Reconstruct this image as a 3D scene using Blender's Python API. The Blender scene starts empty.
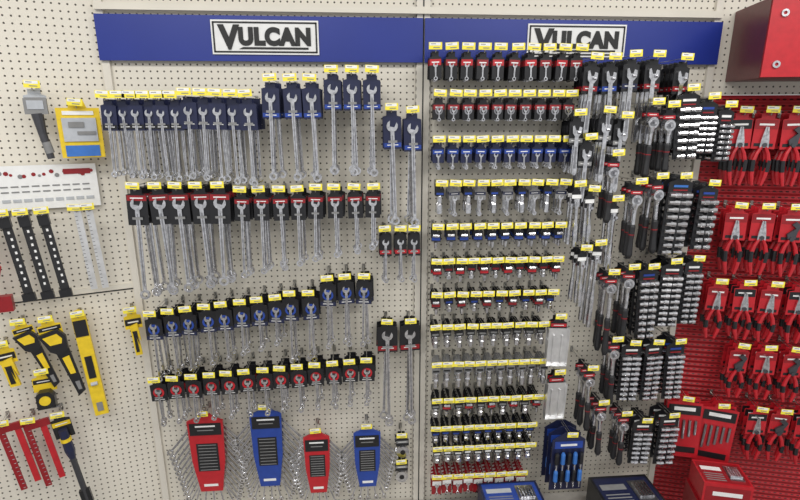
import bpy, math, random, bmesh
from math import sin, cos, pi, radians
from mathutils import Vector, Matrix
random.seed(7)
sc=bpy.context.scene
try:
    sc.view_settings.view_transform='Standard'; sc.view_settings.look='None'
except Exception: pass

# ---------------------------------------------------------------- materials
MATS={}
def mat(name,col,rough=.5,metal=0,noise=.08,scale=40,spec=.5):
    m=bpy.data.materials.new(name);m.use_nodes=True;nt=m.node_tree;b=nt.nodes['Principled BSDF']
    tc=nt.nodes.new('ShaderNodeTexCoord');n=nt.nodes.new('ShaderNodeTexNoise');n.inputs['Scale'].default_value=scale
    nt.links.new(tc.outputs['Object'],n.inputs['Vector'])
    r=nt.nodes.new('ShaderNodeValToRGB')
    r.color_ramp.elements[0].position=.3;r.color_ramp.elements[1].position=.7
    r.color_ramp.elements[0].color=(*[c*(1-noise) for c in col],1)
    r.color_ramp.elements[1].color=(*[min(1,c*(1+noise)) for c in col],1)
    nt.links.new(n.outputs['Fac'],r.inputs['Fac']);nt.links.new(r.outputs['Color'],b.inputs['Base Color'])
    b.inputs['Roughness'].default_value=rough;b.inputs['Metallic'].default_value=metal
    b.inputs['Specular IOR Level'].default_value=spec
    MATS[name]=m;return m
mat('chrome',(.68,.68,.70),.24,1,.25,70)
mat('steel',(.34,.34,.36),.3,.95,.25,70)
mat('traymetal',(.80,.80,.80),.35,.85,.1,30)
mat('darksteel',(.09,.09,.10),.4,.7)
mat('wire',(.50,.49,.46),.3,.9)
mat('navy',(.014,.018,.055),.3)
mat('black',(.012,.012,.014),.3)
mat('rubber',(.016,.016,.018),.5)
mat('blue',(.018,.055,.30),.32)
mat('bluelt',(.04,.16,.5),.35)
mat('red',(.46,.014,.022),.32)
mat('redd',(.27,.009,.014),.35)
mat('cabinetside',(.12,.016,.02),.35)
mat('yellow',(.78,.55,.02),.4)
mat('tagy',(.88,.75,.06),.5,0,.03)
mat('white',(.80,.80,.79),.45,0,.03)
mat('grey',(.22,.22,.22),.5)
mat('cream',(.72,.68,.59),.5,0,.03,10)
mat('ink',(.015,.015,.015),.6)
mat('banner',(.012,.030,.25),.35,0,.04,5)
mat('clear',(.45,.47,.50),.15,0)
mat('deck',(.40,.38,.35),.5)
mat('ceil',(.70,.70,.68),.8)
def pegmat(name,base,hole,px,pz,rx,rz,ribs=False):
    m=bpy.data.materials.new(name);m.use_nodes=True;nt=m.node_tree;b=nt.nodes['Principled BSDF'];N=nt.nodes.new;Lk=nt.links.new
    tc=N('ShaderNodeTexCoord');s=N('ShaderNodeSeparateXYZ');Lk(tc.outputs['Object'],s.inputs[0])
    def mth(op,a,bv=None):
        n=N('ShaderNodeMath');n.operation=op
        for i,q in enumerate((a,bv)):
            if q is None: continue
            if isinstance(q,(int,float)): n.inputs[i].default_value=q
            else: Lk(q,n.inputs[i])
        return n.outputs[0]
    def cell(o,p,r):
        a=mth('FRACT',mth('ADD',mth('DIVIDE',o,p),100.)); a=mth('SUBTRACT',a,.5); a=mth('MULTIPLY',a,p/r); return a
    a=cell(s.outputs[0],px,rx);c=cell(s.outputs[2],pz,rz)
    d=mth('ADD',mth('MULTIPLY',a,a),mth('MULTIPLY',c,c))
    k=mth('LESS_THAN',d,1.)
    nz=N('ShaderNodeTexNoise');nz.inputs['Scale'].default_value=3;Lk(tc.outputs['Object'],nz.inputs[0])
    r=N('ShaderNodeValToRGB');r.color_ramp.elements[0].color=(*[q*.93 for q in base],1);r.color_ramp.elements[1].color=(*base,1)
    Lk(nz.outputs['Fac'],r.inputs[0])
    mx=N('ShaderNodeMix');mx.data_type='RGBA';Lk(k,mx.inputs[0]);Lk(r.outputs[0],mx.inputs[6]);mx.inputs[7].default_value=(*hole,1)
    Lk(mx.outputs[2],b.inputs['Base Color']);b.inputs['Roughness'].default_value=.5
    if ribs:
        w=mth('SINE',mth('MULTIPLY',s.outputs[2],2*pi/pz));bp=N('ShaderNodeBump');bp.inputs['Distance'].default_value=.004;bp.inputs['Strength'].default_value=.8
        Lk(w,bp.inputs['Height']);Lk(bp.outputs[0],b.inputs['Normal'])
    MATS[name]=m
pegmat('peg',(.755,.71,.615),(.06,.05,.035),.0254,.0254,.0036,.0036)
pegmat('pegred',(.47,.016,.024),(.06,.0,.0),.0254,.0254,.0075,.0034,True)
pegmat('post',(.72,.68,.60),(.04,.03,.02),.06,.03,.004,.011)
pegmat('tile',(.26,.25,.24),(.16,.15,.15),.45,3,.003,30)

# ---------------------------------------------------------------- mesh accumulator
class M:
    def __init__(s): s.v=[];s.f=[];s.m=[]
    def add(s,vs,fs,mt):
        o=len(s.v);s.v+=vs
        for q in fs: s.f.append([i+o for i in q]);s.m.append(mt)
    def box(s,x,y,z,sx,sy,sz,mt):
        a,b,c=sx/2,sy/2,sz/2
        s.add([(x+i*a,y+j*b,z+k*c) for i in(-1,1) for j in(-1,1) for k in(-1,1)],
          [(0,1,3,2),(4,6,7,5),(0,4,5,1),(2,3,7,6),(0,2,6,4),(1,5,7,3)],mt)
    def prism(s,p,y0,y1,mt):
        n=len(p);s.add([(a,y0,b) for a,b in p]+[(a,y1,b) for a,b in p],
          [list(range(n)),list(range(2*n-1,n-1,-1))]+[(i,i+n,(i+1)%n+n,(i+1)%n) for i in range(n)],mt)
    def ring(s,x,z,r0,r1,y0,y1,mt,n=12):
        vs=[]
        for i in range(n):
            a=2*pi*i/n
            for r,y in((r0,y0),(r1,y0),(r1,y1),(r0,y1)): vs.append((x+r*cos(a),y,z+r*sin(a)))
        fs=[]
        for i in range(n):
            j=(i+1)%n
            for k in range(4):
                l=(k+1)%4; fs.append((4*i+k,4*i+l,4*j+l,4*j+k))
        s.add(vs,fs,mt)
    def disc(s,x,z,r,y0,y1,mt,n=14):
        s.prism([(x+r*cos(2*pi*i/n),z+r*sin(2*pi*i/n)) for i in range(n)],y0,y1,mt)
    def tube(s,pts,rs,mt,n=8):
        pts=[Vector(p) for p in pts]
        if not isinstance(rs,(list,tuple)): rs=[rs]*len(pts)
        vs=[]
        for i,p in enumerate(pts):
            t=(pts[min(i+1,len(pts)-1)]-pts[max(i-1,0)]).normalized()
            a=t.cross(Vector((0,1,0))) if abs(t.y)<.9 else t.cross(Vector((1,0,0)))
            a.normalize();b=t.cross(a)
            for k in range(n):
                q=p+(a*cos(2*pi*k/n)+b*sin(2*pi*k/n))*rs[i];vs.append(tuple(q))
        fs=[list(range(n)),list(range(len(vs)-1,len(vs)-n-1,-1))]
        for i in range(len(pts)-1):
            for k in range(n):
                l=(k+1)%n;fs.append((i*n+k,i*n+l,(i+1)*n+l,(i+1)*n+k))
        s.add(vs,fs,mt)
    def stamp(s,o,x,y,z,rot=0,yaw=0,sc_=1):
        c,d=cos(rot),sin(rot);e,g=cos(yaw),sin(yaw);k=len(s.v)
        for a,b,w in o.v:
            a,w=(a*c-w*d)*sc_,(a*d+w*c)*sc_; b*=sc_
            a,b=a*e-b*g,a*g+b*e
            s.v.append((a+x,b+y,w+z))
        s.f+=[[i+k for i in q] for q in o.f];s.m+=o.m
    def obj(s,name,wall='B',loc=None):
        me=bpy.data.meshes.new(name);used=sorted(set(s.m));ix={q:i for i,q in enumerate(used)}
        me.from_pydata(s.v,[],s.f)
        for q in used: me.materials.append(MATS[q])
        me.polygons.foreach_set('material_index',[ix[q] for q in s.m])
        bm=bmesh.new();bm.from_mesh(me);bmesh.ops.recalc_face_normals(bm,faces=bm.faces);bm.to_mesh(me);bm.free()
        ob=bpy.data.objects.new(name,me);sc.collection.objects.link(ob)
        o,a=WALL[wall];ob.location=o;ob.rotation_euler=(0,0,a)
        return ob
WALL={'B':(Vector((0,0,0)),0),'L':(Vector((-1.225,0,0)),radians(20)),'R':(Vector((1.215,0,0)),-radians(15))}

# ---------------------------------------------------------------- room shell
def slab(name,wall,x0,x1,z0,z1,mt,y0=0,y1=.02):
    m=M();m.box((x0+x1)/2,(y0+y1)/2,(z0+z1)/2,x1-x0,y1-y0,z1-z0,mt);return m.obj(name,wall)
slab('wall_back','B',-1.225,1.215,0,2.75,'peg')
slab('wall_left','L',-1.5,-.001,0,2.9,'peg')
slab('wall_right','R',.001,1.5,0,2.062,'pegred')
slab('wall_right_upper','R',.001,1.5,2.064,2.9,'peg')
for nm,x in(('trim_1',.0),('trim_2',-1.21),('trim_3',1.2)):
    slab(nm,'B',x-.028 if x==0 else x-.014,x+.028 if x==0 else x+.014,0,2.75,'post',-.014,-.001)
slab('trim_4','B',-.0025,.0025,0,2.75,'ink',-.0155,-.0145)
slab('trim_5','L',-1.5,0,1.268,1.273,'ink',-.003,-.0005)
slab('trim_6','L',-1.5,0,1.275,1.295,'cream',-.008,-.0005)
slab('trim_7','B',-1.22,1.21,2.36,2.385,'cream',-.03,-.015)
slab('header_banner','B',-1.224,-.004,2.183,2.345,'banner',-.028,-.0165)
slab('header_banner','B',.004,1.214,2.183,2.345,'banner',-.028,-.0165)
m=M();m.box(0,-1.5,-.02,7,6,.04,'tile');m.obj('floor')
m=M();m.box(0,-1.5,3.22,7,6,.04,'ceil');m.obj('ceiling')
m=M();m.box(0,-.205,.12,2.37,.37,.02,'deck');m.box(0,-.38,.055,2.37,.02,.11,'deck');m.obj('base_shelf')

# signs
def sign(xc):
    m=M();z=2.268;w,hh=.40,.122
    m.box(xc,-.0315,z,w,.006,hh,'white')
    for q in(-1,1):
        m.box(xc,-.0352,z+q*(hh/2-.009),w-.014,.002,.006,'ink');m.box(xc+q*(w/2-.009),-.0352,z,.006,.002,hh-.014,'ink')
    base=m.obj('store_sign')
    def txt(s,size,off):
        cu=bpy.data.curves.new('letters','FONT');cu.body=s;cu.size=size;cu.extrude=.0012;cu.offset=off;cu.space_character=1.1
        cu.materials.append(MATS['ink'])
        ob=bpy.data.objects.new('letters',cu);sc.collection.objects.link(ob)
        dg=bpy.context.evaluated_depsgraph_get();me=bpy.data.meshes.new_from_object(ob.evaluated_get(dg))
        bpy.data.objects.remove(ob);ob=bpy.data.objects.new('letters',me);sc.collection.objects.link(ob)
        xs=[v.co.x for v in me.vertices]
        ob.parent=base;ob.rotation_euler=(pi/2,0,0);return max(xs)-min(xs),min(xs),ob
    w1,mn,o1=txt('V',.112,.006)
    w2,mn2,o2=txt('ULCAN',.080,.0055)
    tot=w1+w2;s=(.352)/tot
    o1.scale=(s,1,1);o2.scale=(s,1,1)
    o1.location=(xc-.176-mn*s,-.0365,z-.038);o2.location=(xc-.176+w1*s-.006-mn2*s,-.0365,z-.024)
    m=M();m.prism([(xc-.10,z-.042),(xc+.16,z-.042),(xc+.16,z-.035),(xc-.085,z-.035)],-.0375,-.0352,'ink')
    u=m.obj('underline');u.parent=base
sign(-.605);sign(.61)

# ---------------------------------------------------------------- small parts
def wrench(m,x,ztop,L,s,y=-.004,th=.007,mt='chrome',tilt=15):
    r=s/2;zc=ztop-r;a=radians(90-tilt);u=(cos(a),sin(a));n=(-u[1],u[0]);p=[]
    for i in range(11):
        q=a+radians(36)+i*radians(288)/10;p.append((x+r*cos(q),zc+r*sin(q)))
    w=.42*r
    for sg in(-1,1):
        p.append((x+sg*n[0]*w*1-u[0]*.15*r,zc+sg*n[1]*w-u[1]*.15*r))
    m.prism(p,y-th/2,y+th/2,mt)
    rr=s*.42;zr=ztop-L+rr
    m.prism([(x-.17*s,zc-r*.7),(x+.17*s,zc-r*.7),(x+.14*s,zr+rr*.8),(x-.14*s,zr+rr*.8)],y-th*.3,y+th*.3,mt)
    m.prism([(x-.05*s,zc-r*1.6),(x+.05*s,zc-r*1.6),(x+.05*s,zr+rr*1.8),(x-.05*s,zr+rr*1.8)],y-th*.36,y-th*.3,'steel')
    m.ring(x,zr,rr*.55,rr,y-th*.6,y+th*.6,mt,10)
def card(m,w,hh,main,band,by=0,bh=.25,accent=None,txt='white'):
    z1=-.004;z0=z1-hh;t=w*.28
    m.prism([(-w/2,z0),(w/2,z0),(w/2,z1-.014),(t,z1-.010),(t,z1+.008),(-t,z1+.008),(-t,z1-.010),(-w/2,z1-.014)],-.0008,.0008,main)
    zb=z1-.016-by*(hh-.016)-bh*hh/2
    if band: m.box(0,-.0012,zb,w*.94,.001,bh*hh,band)
    m.box(0,-.0019,zb,w*.62,.0006,bh*hh*.2,txt)
    if accent:
        zc=z1-hh*.55;m.ring(0,zc,w*.22,w*.34,-.0035,-.001,accent,14)
def T_wrench(w,hh,total,s,main,band,by=.0,accent=None,bh=.16):
    m=M();card(m,w,hh,main,band,by,bh,accent)
    wrench(m,0,-.030,total-.03,s)
    m.box(0,-.0085,-hh*.82,w*.5,.001,hh*.07,'grey')
    return m
def hook(h_,x,z,L,tag=True):
    h_.tube([(x,-.002,z),(x,-L,z),(x,-L-.006,z+.010)],.0022,'wire',5)
    h_.box(x,-.004,z+.002,.012,.004,.03,'wire')
    if tag:
        h_.tube([(x,-.004,z+.014),(x,-L-.004,z+.016)],.0013,'wire',4)
        g=M();g.box(0,0,0,.049,.0012,.025,'tagy');g.box(-.002,-.0009,.006,.041,.0006,.010,'white')
        g.box(-.008,-.0014,.0065,.018,.0004,.0025,'grey');g.box(.004,-.0014,-.006,.024,.0004,.003,'grey')
        h_.stamp(g,x+random.uniform(-.003,.003),-L-.011,z+.020,random.uniform(-.08,.08))
def row(name,wall,L,pos,tmpl,n=4,dy=.022):
    m=M()
    for i,(x,z) in enumerate(pos):
        z-=.015;hook(m,x,z,L)
        t=tmpl[i%len(tmpl)] if isinstance(tmpl,list) else tmpl
        for k in range(n):
            y=-L+.018+k*dy+(i%2)*.006
            if y>-.012: break
            m.stamp(t,x+random.uniform(-.003,.003)+(k*.002),y,z,random.uniform(-.04,.04),random.uniform(-.12,.12))
    return m.obj(name,wall)
def lin(x0,x1,n,z0,z1=None):
    z1=z0 if z1 is None else z1
    return [(x0+(x1-x0)*i/(n-1),z0+(z1-z0)*i/(n-1)) for i in range(n)]

# ---------------------------------------------------------------- left bay wrenches
row('carded_combination_wrenches','B',.22,lin(-1.14,-.915,6,2.05),[T_wrench(.052,.10,.27+.004*i,.027,'navy','black',.75) for i in range(6)],5,.03)
row('carded_combination_wrenches','B',.22,lin(-.865,-.66,5,2.06,2.055),[T_wrench(.06,.105,.29+.006*i,.031,'navy','navy',.7) for i in range(5)],5,.03)
row('carded_combination_wrenches','B',.2,lin(-.575,-.43,3,2.11)+lin(-.355,-.21,3,2.14),[T_wrench(.064,.12,.35+.004*i,.038,'navy','blue',.80,None,.12) for i in range(6)],4,.035)
row('carded_combination_wrenches','B',.15,[(-.135,2.01),(-.055,2.00)],T_wrench(.07,.135,.44,.044,'navy','blue',.80,None,.12),3,.035)
row('carded_large_wrenches','B',.2,lin(-1.09,-.79,5,1.73),[T_wrench(.074,.13,.43-.012*i,.046,'black','redd',0) for i in range(5)],4,.035)
row('carded_combination_wrenches','B',.18,lin(-.71,-.5,4,1.71)+lin(-.43,-.21,4,1.715),[T_wrench(.058,.105,.34-.014*i,.033,'black','redd',.05) for i in range(8)],4,.03)
row('carded_stubby_wrenches','B',.12,lin(-.16,-.04,3,1.535),T_wrench(.05,.10,.22,.028,'black','red',.7),3,.025)
row('carded_ratcheting_wrenches','B',.18,lin(-1.10,-.61,8,1.22,1.275),[T_wrench(.066,.10,.29-.012*i,.028,'black','navy',.8,'blue') for i in range(8)],4,.03)
row('carded_ratcheting_wrenches','B',.18,[(-.55,1.29),(-.475,1.29),(-.40,1.35),(-.325,1.355),(-.25,1.355)],T_wrench(.066,.105,.30,.030,'black','navy',.8,'blue'),4,.03)
row('carded_large_wrenches','B',.12,[(-.155,1.13),(-.055,1.13)],T_wrench(.088,.13,.50,.048,'black','redd',.75),3,.03)
row('carded_flex_wrenches','B',.18,lin(-1.115,-.245,13,.93,.985),T_wrench(.066,.088,.21,.028,'black','black',.8,'red'),4,.03)

# wrench sets on racks
def wrench_set(name,x,z,w,H,col):
    m=M()
    W2=w*.27
    for i in range(11):
        q=i/10;zz=-.01-q*(H-.12);L=(w*.80)*(1-.30*q)
        for sg in(-1,1):
            g=M();wrench(g,0,0,L,.034*(1-.25*q),0,.008,'chrome')
            m.stamp(g,sg*W2*.45,-.004-.0015*i,zz,sg*radians(40-10*q))
    for i in range(5):
        g=M();wrench(g,0,0,.13,.026,0,.006);m.stamp(g,(i-2)*W2*.32,-.016,-H+.08,(i-2)*.16)
    m.prism([(-W2,-.005),(-W2*.5,.01),(-W2*.3,.028),(W2*.3,.028),(W2*.5,.01),(W2,-.005),(W2*.92,-H*.5),(W2*.62,-H*.88),(-W2*.62,-H*.88),(-W2*.92,-H*.5)],-.036,-.026,col)
    m.box(0,-.0372,-.045,W2*1.75,.001,.06,'black');m.box(0,-.038,-.03,W2*1.1,.001,.007,'white');m.box(0,-.038,-.05,W2*.9,.001,.004,'grey')
    m.box(0,-.0372,-H*.45,W2*1.2,.001,H*.34,'black')
    for i in range(9): m.box(0,-.038,-H*.30-i*H*.038,W2*1.0,.001,.003,'grey')
    m.box(0,-.0372,-H*.80,W2*.8,.001,.012,'white')
    a=M();a.stamp(m,x,-.06,z);hook(a,x,z+.02,.1);a.obj(name)
wrench_set('wrench_set_rack',-.965,.68,.29,.42,'red')
wrench_set('wrench_set_rack',-.70,.70,.26,.43,'blue')
wrench_set('wrench_set_rack',-.48,.57,.22,.34,'red')
wrench_set('wrench_set_rack',-.25,.58,.23,.33,'blue')
def T_disc():
    m=M();card(m,.06,.05,'black','grey',.2);m.ring(0,-.085,.012,.03,-.006,.004,'chrome');m.ring(0,-.085,.0,.012,-.008,-.002,'black');return m
row('crowfoot_wrenches','B',.1,[(-.09,.56),(-.09,.42)],T_disc(),2,.03)

# ---------------------------------------------------------------- small sockets / hex grids
def T_small(main,band,hh=.085,tot=.12,s=.018,acc=None):
    m=M();card(m,.045,hh,main,band,.05,.24,acc);wrench(m,0,-.035,tot-.035,s,-.004,.005);return m
def T_socket(tab,lab,r=.009,L=.05):
    m=M();m.prism([(-.010,.006),(.010,.006),(.018,-.012),(.018,-.036),(-.018,-.036),(-.018,-.012)],-.001,.001,tab)
    m.box(0,-.0018,-.026,.028,.001,.008,lab)
    m.tube([(0,0,-.034),(0,0,-.036),(0,0,-.036-L*.4),(0,0,-.036-L*.5),(0,0,-.036-L)],[r*.75,r*.85,r*.85,r*1.15,r*1.15],'chrome',10)
    m.tube([(0,0,-.036-L),(0,0,-.0362-L)],[r*.8,r*.8],'ink',8)
    return m
def T_adapter(tab,lab):
    m=M();m.prism([(-.010,.006),(.010,.006),(.019,-.010),(.019,-.048),(-.019,-.048),(-.019,-.010)],-.001,.001,tab)
    m.box(0,-.0018,-.037,.034,.001,.012,lab)
    m.tube([(-.013,-.006,-.022),(.013,-.006,-.022)],.008,'chrome',8);m.tube([(0,-.004,-.05),(0,-.004,-.075)],[.008,.006],'chrome',8);return m
S=[(2.225,.03,.58,10,[T_small('black','red',.09,.10),T_small('black','redd',.09,.10)]),
(2.06,.05,.56,10,[T_small('black','redd',.075,.085,.016,'steel')]),
(1.89,.05,.56,10,[T_small('navy','blue',.07,.10,.018)]),
(1.72,.06,.56,10,[T_socket('black','blue',.010,.07),T_small('grey','navy',.05,.12,.022)]),
(1.545,.05,.56,10,[T_adapter('black','blue')]),
(1.40,.05,.56,11,[T_adapter('black','red'),T_socket('black','redd',.009,.03)]),
(1.255,.05,.55,10,[T_adapter('black','redd'),T_socket('black','blue',.010,.03)]),
(1.11,.05,.52,10,[T_socket('black','grey',.010,.05)]),
(.935,.06,.54,11,[T_socket('grey','black',.010,.065)]),
(.76,.06,.52,10,[T_socket('black','grey',.013,.035),T_adapter('black','red')]),
(.62,.06,.50,10,[T_socket('black','blue',.010,.03)]),
(.515,.07,.50,10,[T_socket('black','white',.013,.03)]),
(.365,.07,.47,9,[T_small('redd','white',.09,.095,.02)])]
for i,(z,x0,x1,n,t) in enumerate(S):
    row('carded_hex_wrenches' if i<3 else 'hanging_sockets','B',.15,lin(x0,x1,n,z),t,5,.024)

# ---------------------------------------------------------------- right part of bay
def T_adj(w,hh,total,s,band):
    m=M();card(m,w,hh,'black',band,.7,.16)
    z=-.03
    m.prism([(-s*.5,z-s*.1),(-s*.32,z),(-s*.12,z-s*.5),(s*.14,z-s*.5),(s*.22,z-s*.12),(s*.5,z-s*.2),(s*.5,z-s*.75),(s*.2,z-s*1.15),(-s*.2,z-s*1.15),(-s*.45,z-s*.8)],-.012,-.001,'chrome')
    m.tube([(s*.05,-.014,z-s*.72),(s*.32,-.014,z-s*.72)],.005,'steel',8)
    m.prism([(-s*.2,z-s),(s*.2,z-s),(s*.26,-total*.95),(s*.12,-total),(-s*.12,-total),(-s*.26,-total*.95)],-.009,-.003,'chrome')
    m.prism([(-s*.1,-total*.5),(s*.1,-total*.5),(s*.13,-total*.88),(-s*.13,-total*.88)],-.0097,-.009,'steel')
    return m
row('carded_adjustable_wrenches','B',.2,[(.62,2.19),(.69,2.19),(.77,2.2),(.86,2.2),(.97,2.19)],[T_adj(.062,.11,.28+.01*i,.04,b) for i,b in enumerate(('redd','blue','navy','redd','redd'))],4,.035)
row('carded_adjustable_wrenches','B',.2,[(.58,1.99),(.63,1.90),(.69,2.0),(.76,1.98)],[T_adj(.055,.10,.22+.02*i,.036,'grey') for i in range(4)],4,.035)
def T_rail(w,hh,nr,lab='white'):
    m=M();m.prism([(-w/2,-hh),(w/2,-hh),(w/2,-.012),(w*.2,0),(w*.2,.012),(-w*.2,.012),(-w*.2,0),(-w/2,-.012)],-.001,.004,'black')
    m.box(0,-.003,-.026,w*.6,.001,.009,lab);m.box(0,-.003,-.042,w*.6,.001,.005,'redd')
    for i in range(nr):
        z=-.062-(hh-.075)*i/(nr-1);q=i/(nr-1);r=(hh-.07)/nr*.45
        for sg in(-1,1):
            c=sg*w*.24;l=w*.22*(1-.2*q)
            m.tube([(c-l,-.010,z),(c-l*.1,-.010,z),(c,-.010,z),(c+l,-.010,z)],[r*.75,r*.75,r,r],'chrome',8)
            m.tube([(c+l,-.010,z),(c+l+.0006,-.010,z)],r*.7,'ink',8)
    m.box(0,-.008,-hh/2-.02,w*.05,.014,hh-.06,'black');return m
rails=[(1.0,2.08,.25,.088),(1.085,2.05,.2,.07),(1.16,2.02,.2,.07),(1.02,1.75,.31,.10),(1.14,1.72,.26,.08),(1.03,1.40,.28,.09),(1.125,1.41,.28,.075),(.935,1.38,.31,.08),(.90,1.04,.27,.085),(1.0,1.04,.27,.08),(1.10,1.04,.27,.08),(1.0,.66,.22,.09),(1.12,.68,.25,.09)]
for i,(x,z,l,w) in enumerate(rails):
    row('socket_rail_set','B',.22,[(x,z)],T_rail(w,l,9 if l>.26 else 7,('white','blue','white')[i%3] if i!=3 else 'bluelt'),3,.045)
def T_ratchet(L,head=.02,grip='rubber'):
    m=M();card(m,.05,.05,'black','red',.1)
    m.disc(0,-.06,head,-.014,.006,'chrome',14);m.disc(0,-.06,head*.6,-.017,-.014,'steel',12);m.box(0,-.022,-.06,.009,.012,.009,'chrome')
    m.tube([(0,-.004,-.06-head*.7),(0,-.004,-.06-head*1.8),(0,-.004,-L*.55)],[head*.6,head*.36,head*.34],'chrome',8)
    m.tube([(0,-.004,-L*.53),(0,-.004,-L*.56),(0,-.004,-L*.75),(0,-.004,-L*.95),(0,-.004,-L)],[head*.4,head*.58,head*.5,head*.66,head*.4],grip,10)
    m.tube([(0,-.004,-L*.66),(0,-.004,-L*.675)],head*.56,'redd',10)
    return m
for x,z,l in [(.865,2.03,.27),(.93,2.02,.24),(.84,1.73,.30),(.92,1.75,.30),(.85,1.38,.32),(.77,1.36,.36),(.82,1.06,.30),(.72,.93,.30),(.79,.76,.26),(.73,1.84,.26),(.90,.70,.26)]:
    row('ratchet_handle','B',.22,[(x,z)],T_ratchet(l,.022),3,.045)
def T_bar(L,tab='black'):
    m=M();card(m,.04,.06,tab,'white',.2);m.tube([(0,-.005,-.05),(0,-.005,-L)],[.007,.007],'chrome',8)
    m.tube([(0,-.005,-L*.6),(0,-.005,-L)],.010,'chrome',8);m.tube([(0,-.005,-.045),(0,-.005,-.075)],.012,'chrome',8);m.box(.0,-.018,-.06,.01,.02,.01,'chrome');return m
row('breaker_bars','B',.2,[(.60,1.72),(.66,1.70),(.76,1.66)],[T_bar(.24),T_bar(.22),T_bar(.28)],3,.04)
row('breaker_bars','B',.2,[(.65,1.46),(.71,1.48)],[T_bar(.24),T_bar(.36)],3,.04)
def T_tray():
    m=M();card(m,.07,.06,'black','red',.1)
    m.box(0,-.004,-.13,.088,.002,.17,'traymetal');m.box(-.044,-.012,-.13,.002,.018,.17,'traymetal');m.box(.044,-.012,-.13,.002,.018,.17,'traymetal')
    m.box(-.018,-.010,-.14,.006,.008,.13,'traymetal');m.box(.018,-.010,-.14,.006,.008,.13,'traymetal')
    m.box(0,-.012,-.215,.088,.018,.002,'traymetal');return m
row('magnetic_socket_tray','B',.19,[(.575,1.16)],T_tray(),2,.03)
row('magnetic_socket_tray','B',.19,[(.59,.90)],T_tray(),2,.03)

# ---------------------------------------------------------------- right wall
def T_pliers(kind=0,w=.085,hh=.13,L=.28,main='red'):
    m=M();card(m,w,hh,main,'black' if kind%2 else 'redd',.0,.28)
    m.box(0,-.0015,-hh+.012,w*.8,.001,.012,'black')
    zp=-L*.42
    if kind==2:
        m.prism([(-.014,zp),(.014,zp),(.018,zp+.03),(.030,zp+.055),(.012,zp+.072),(-.004,zp+.06),(.012,zp+.045),(-.006,zp+.03),(-.018,zp+.02)],-.014,-.003,'darksteel')
    else:
        m.prism([(-.016,zp-.01),(.016,zp-.01),(.014,zp+.02),(.006,zp+.07),(.001,zp+.072),(.0,zp+.02),(-.001,zp+.072),(-.006,zp+.07),(-.014,zp+.02)],-.014,-.003,'chrome')
    m.disc(0,zp,.009,-.018,-.002,'darksteel',10)
    for sg in(-1,1):
        m.tube([(sg*.006,-.009,zp-.005),(sg*.02,-.009,zp-.035),(sg*.028,-.009,zp-.07),(sg*.024,-.009,-L*.86),(sg*.016,-.009,-L)],[.006,.008,.0095,.009,.006],'red',8)
        m.tube([(sg*.0285,-.0095,zp-.06),(sg*.0265,-.0095,-L*.80)],[.0098,.0098],'black',8)
    return m
P=[T_pliers(0),T_pliers(1),T_pliers(2)]
def pr(z,ss,t):
    row('carded_pliers','R',.15,[(s_,z) for s_ in ss],t,3,.035)
pr(2.0,[.09,.185,.28,.37,.46],[P[1],P[0],P[2]])
pr(1.62,[.13,.235,.34,.44,.54],[P[0],P[0],P[2],P[1]])
pr(1.29,[.11,.215,.32,.43,.53],[T_pliers(0,.08,.12,.25),T_pliers(1,.085,.12,.25)])
pr(1.0,[.24,.345,.45,.55],[T_pliers(2,.08,.12,.24),T_pliers(0,.085,.12,.24)])
pr(.70,[.36,.46,.56],[T_pliers(1,.085,.12,.25),T_pliers(2,.08,.11,.25)])
def T_bigred():
    m=M();w=.15;m.prism([(-w/2,-.3),(w/2,-.3),(w/2,-.015),(.03,-.01),(.02,.01),(-.02,.01),(-.03,-.01),(-w/2,-.015)],-.003,.003,'red')
    m.box(0,-.004,-.05,w*.9,.002,.05,'black');m.box(0,-.0055,-.045,w*.6,.001,.018,'white')
    for i in range(5): m.tube([(-.05+i*.025,-.010,-.10),(-.05+i*.025,-.010,-.22+i*.012)],.006,'steel',8)
    m.box(0,-.004,-.26,w*.8,.002,.03,'black');return m
row('carded_bit_sets','R',.15,[(.05,.72),(.205,.70)],T_bigred(),3,.03)

# red display cabinet top right
m=M();x0,x1,z0,z1,d=.055,.62,2.115,2.385,.30
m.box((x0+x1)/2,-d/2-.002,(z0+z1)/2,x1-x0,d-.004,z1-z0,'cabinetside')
m.box((x0+x1)/2,-d-.004,(z0+z1)/2,x1-x0-.004,.008,z1-z0-.004,'red')
for xx,zz in((.10,2.33),(.10,2.16),(.50,2.33),(.50,2.16)): m.ring(xx,zz,.006,.013,-d-.014,-d-.008,'chrome')
m.box((x0+x1)/2,-d-.009,2.25,.26,.002,.07,'white')
m.obj('red_tool_cabinet','R')

# ---------------------------------------------------------------- left wall items
def put(name,m,x,z,L,wall='L',y=None,rot=0,tag=True,s=1):
    a=M()
    if tag: hook(a,x,z,L,True)
    a.stamp(m,x,(-L+.02) if y is None else y,z,rot,0,s);a.obj(name,wall)
m=M();card(m,.07,.06,'clear','grey',.1);m.box(0,-.01,-.055,.07,.018,.055,'grey');m.box(0,-.02,-.05,.05,.003,.03,'clear')
m.tube([(0,-.008,-.08),(.006,-.008,-.15),(.02,-.008,-.24)],[.02,.014,.012],'darksteel',10);m.tube([(.012,-.008,-.18),(.02,-.008,-.22)],.0145,'grey',10)
put('chalk_line_reel',m,-.225,2.07,.1)
m=M();m.prism([(-.07,-.18),(.07,-.18),(.07,0),(.03,.0),(.02,.03),(-.02,.03),(-.03,0),(-.07,0)],-.003,.003,'yellow')
m.box(0,-.006,-.078,.11,.006,.085,'clear');m.box(.0,-.005,-.155,.11,.003,.04,'bluelt');m.box(0,-.005,-.018,.10,.003,.014,'white');m.box(-.01,-.011,-.06,.05,.004,.02,'grey');m.box(.02,-.011,-.09,.06,.004,.012,'grey')
put('carded_measuring_tool',m,-.10,2.01,.10)
m=M();m.box(0,0,-.08,.33,.006,.165,'white')
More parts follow.
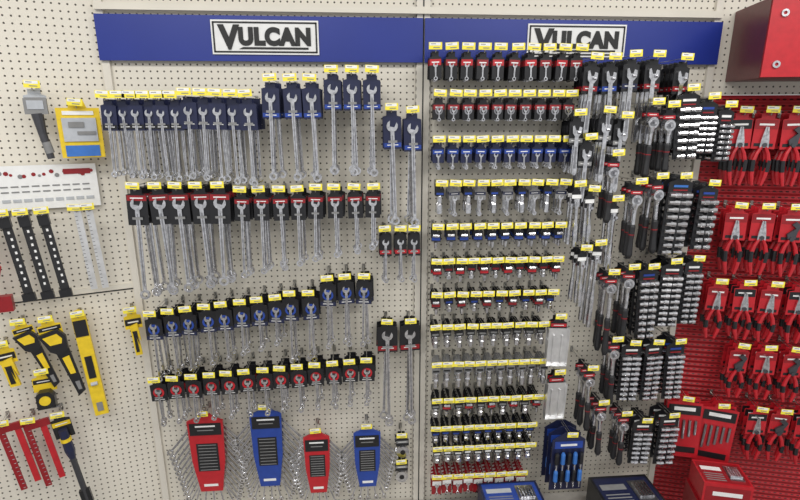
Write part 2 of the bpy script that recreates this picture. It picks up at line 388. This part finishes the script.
for i in range(15): m.disc(-.15+i*.021+random.uniform(-.006,.006),-.022-random.random()*.018,random.uniform(.005,.009),-.0045,-.0035,'redd' if i%3 else 'grey',7)
for i in range(18): m.box(-.14+(i%9)*.033,-.004,-.075-(i//9)*.02,.024,.002,.005,'grey')
for i in range(9): m.box(-.14+i*.034,-.004,-.128,.026,.002,.012,'clear')
m.box(.10,-.0045,-.025,.09,.002,.02,'redd')
put('product_sign',m,-.24,1.80,.06,'L',-.02,0,False)
for i,x in enumerate((-.385,-.325,-.265)):
    m=M();L_=.33;m.box(0,0,-L_/2,.030,.008,L_,'rubber');m.box(0,-.004,-.02,.036,.02,.04,'black');m.box(0,-.005,-L_+.015,.042,.018,.03,'black')
    for k in range(9): m.box(.001+(k%2)*.003,-.0046,-.06-k*.026,.007,.001,.010,'white')
    put('bar_clamp',m,x,1.625,.1,'L',None,.10)
for x in(-.155,-.115):
    m=M();m.box(0,0,-.16,.024,.003,.32,'traymetal')
    for k in range(20): m.box(-.007,-.002,-.02-k*.015,.008,.001,.0015,'ink')
    m.ring(0,.008,.004,.012,-.0015,.0015,'steel')
    put('steel_ruler',m,x,1.625,.08,'L',None,.05)
m=M();m.box(0,0,-.14,.02,.01,.3,'redd');m.box(.0,-.01,-.02,.08,.03,.05,'black');m.tube([(-.02,-.01,-.06),(.02,-.01,-.16),(-.01,-.01,-.26)],.016,'red',8);m.box(.01,-.01,-.3,.08,.03,.06,'redd');m.box(-.01,-.03,-.13,.06,.02,.06,'black')
put('trigger_clamp',m,-.455,1.60,.1)
def knife(L,w=.045):
    m=M();card(m,.065,.07,'yellow','black',.2,.4)
    m.prism([(-w*.5,-.06),(w*.5,-.05),(w*.62,-.13),(w*.35,-L*.55),(w*.5,-L),(-w*.35,-L),(-w*.45,-L*.5)],-.018,-.003,'yellow')
    m.prism([(-w*.28,-.08),(w*.3,-.08),(w*.32,-.14),(w*.1,-L*.55),(w*.2,-L*.92),(-w*.2,-L*.92),(-w*.22,-L*.5)],-.021,-.018,'black');return m
def saw():
    m=M();card(m,.085,.06,'yellow','black',.1,.3)
    m.prism([(-.045,-.05),(.03,-.04),(.05,-.075),(.045,-.13),(.015,-.155),(-.02,-.13)],-.024,-.004,'black')
    m.prism([(-.03,-.062),(.022,-.055),(.036,-.08),(.03,-.10),(-.012,-.10)],-.027,-.0235,'yellow')
    m.prism([(-.005,-.14),(.045,-.12),(.055,-.34),(.025,-.36)],-.014,-.006,'black')
    m.prism([(.012,-.17),(.038,-.165),(.042,-.25),(.022,-.25)],-.017,-.014,'yellow');m.prism([(.028,-.29),(.044,-.29),(.045,-.33),(.032,-.33)],-.017,-.014,'grey');return m
put('carded_hand_saw',saw(),-.405,1.20,.08,'L',None,.18,True,.82)
put('carded_hand_saw',saw(),-.315,1.20,.09,'L',None,.12,True,.95)
put('carded_utility_knife',knife(.17,.04),-.475,1.12,.08,'L',None,.1)
m=M();L_=.45;m.box(0,0,-L_/2,.050,.022,L_,'yellow');m.box(0,-.012,-L_*.5,.026,.004,.10,'black');m.box(0,-.012,-.05,.046,.004,.07,'black');m.tube([(-.012,-.015,-.30),(.012,-.015,-.30)],.008,'clear',8);m.box(0,-.012,-L_+.04,.022,.004,.04,'grey');m.ring(0,.010,.006,.017,-.006,.006,'yellow')
put('spirit_level',m,-.21,1.20,.08,'L',None,.06)
m=M();card(m,.08,.075,'yellow','black',.1,.25);m.prism([(-.03,-.14),(.033,-.14),(.033,-.09),(.018,-.068),(-.018,-.068),(-.03,-.08)],-.04,-.005,'black');m.disc(0,-.103,.020,-.044,-.04,'yellow',14);m.box(.03,-.03,-.138,.03,.02,.006,'steel')
put('carded_tape_measure',m,-.365,.98,.08)
put('carded_utility_knife',knife(.19,.03),-.02,1.19,.09,'L',None,.04)
for x,z in((-.52,.80),(-.435,.79)):
    m=M();m.box(.02,0,-.02,.09,.012,.03,'redd');m.box(-.015,0,-.16,.022,.006,.30,'redd');m.box(.04,-.001,-.15,.022,.006,.28,'red')
    for k in range(14): m.box(-.010,-.004,-.04-k*.02,.008,.001,.0015,'clear')
    put('rafter_square',m,x,z,.1,'L',None,.12)
m=M();card(m,.07,.10,'black','yellow',.1,.2);m.tube([(0,-.012,-.06),(0,-.012,-.16),(.0,-.012,-.20)],[.016,.02,.012],'navy',10);m.tube([(0,-.012,-.10),(0,-.012,-.115)],.021,'yellow',10);m.tube([(0,-.012,-.20),(0,-.012,-.42)],.012,'darksteel',8);m.box(0,-.012,-.40,.04,.02,.07,'black')
put('carded_caulking_tool',m,-.335,.79,.1,'L',None,.12)

# ---------------------------------------------------------------- boxed goods on the base shelf
def boxed(name,wall,x0,x1,y0,y1,z0,z1,c1,c2,lab='white'):
    m=M();m.box((x0+x1)/2,(y0+y1)/2,(z0+z1)/2,x1-x0,y1-y0,z1-z0,c1);X=x1-x0;Y=y1-y0
    m.box((x0+x1)/2,(y0+y1)/2,z1+.0006,X*.92,Y*.86,.001,c2);m.box(x0+X*.3,(y0+y1)/2+Y*.15,z1+.0016,X*.42,Y*.16,.001,lab)
    for k in range(4): m.box(x0+X*.3,y0+Y*(.16+.09*k),z1+.0016,X*.4,Y*.03,.001,'grey')
    m.box(x0+X*.74,(y0+y1)/2,z1+.003,X*.3,Y*.6,.004,'steel')
    for k in range(5): m.tube([(x0+X*(.64+.05*k),y0+Y*.3,z1+.009),(x0+X*(.64+.05*k),y0+Y*.7,z1+.009)],.006,'chrome',8)
    m.box((x0+x1)/2,y0-.0006,(z0+z1)/2,X*.9,.001,(z1-z0)*.7,c2);m.box((x0+x1)/2,y0-.0016,z1-.05,X*.6,.001,.02,lab)
    m.obj(name,wall)
boxed('boxed_socket_set','B',.26,.53,-.33,-.165,.131,.33,'navy','blue','clear')
boxed('boxed_tool_kit','B',.80,1.08,-.36,-.14,.131,.31,'black','navy','grey')
boxed('boxed_bit_kit','R',.10,.30,-.33,-.17,.315,.42,'red','redd')
m=M();m.box(.20,-.255,.222,.22,.18,.18,'redd');m.box(.20,-.3465,.22,.18,.002,.10,'black');m.box(.20,-.348,.23,.12,.002,.02,'white');m.obj('boxed_drill_kit','R')
m=M();w=.15;m.prism([(-w/2,-.28),(w/2,-.28),(w/2,-.02),(.02,.015),(-.02,.015),(-w/2,-.02)],-.002,.003,'navy');m.box(0,-.003,-.045,w*.85,.002,.035,'blue');m.box(0,-.0045,-.045,w*.5,.001,.01,'white')
for r_ in range(2):
    for i in range(5):
        x=-.056+i*.028;z=-.085-r_*.09;m.tube([(x,-.018,z+.01),(x,-.018,z),(x,-.018,z-.045),(x,-.018,z-.05)],[.006,.010,.010,.006],'bluelt' if (i+r_)%2 else 'black',8);m.tube([(x,-.018,z-.05),(x,-.018,z-.080)],.0045,'chrome',6)
a=M()
for k in range(3): a.stamp(m,.65,-.22+k*.05,.60)
hook(a,.65,.605,.24);a.obj('screwdriver_set')
m=M()
for i in range(5):
    x=.58+i*.04
    m.tube([(x,-.30,.25),(x,-.30,.20),(x,-.30,.131)],[.014,.017,.014],'black' if i%2 else 'redd',10);m.tube([(x,-.30,.25),(x,-.30,.30)],.006,'chrome',8)
m.obj('nut_drivers')

# ---------------------------------------------------------------- lights
for i,(x,y) in enumerate(((-1.3,-1.5),(1.3,-1.5),(-1.3,-3.2),(1.3,-3.2))):
    l=bpy.data.lights.new('ceiling_light','AREA');l.shape='RECTANGLE';l.size=2.0;l.size_y=.35;l.energy=(33,36,42,46)[i];l.color=(1,.985,.96)
    o=bpy.data.objects.new('ceiling_light',l);sc.collection.objects.link(o);o.location=(x,y,3.15)
w=bpy.data.worlds.new('world');sc.world=w;w.use_nodes=True;b=w.node_tree.nodes['Background'];b.inputs[0].default_value=(.97,.98,1,1);b.inputs[1].default_value=.6

# ---------------------------------------------------------------- camera
f=520.;psi=radians(4.5);th=radians(15)
F0=Vector((sin(psi),cos(psi),0));R=Vector((cos(psi),-sin(psi),0));Z=Vector((0,0,1))
F=F0*cos(th)-Z*sin(th);U=F0*sin(th)+Z*cos(th)
cam=bpy.data.cameras.new('camera');co=bpy.data.objects.new('camera',cam);sc.collection.objects.link(co)
mm=Matrix((R,U,-F)).transposed().to_4x4();mm.translation=Vector((-.2625,-2.18,2.0));co.matrix_world=mm
cam.sensor_width=36;cam.lens=36*f/800;cam.clip_start=.02
sc.camera=co
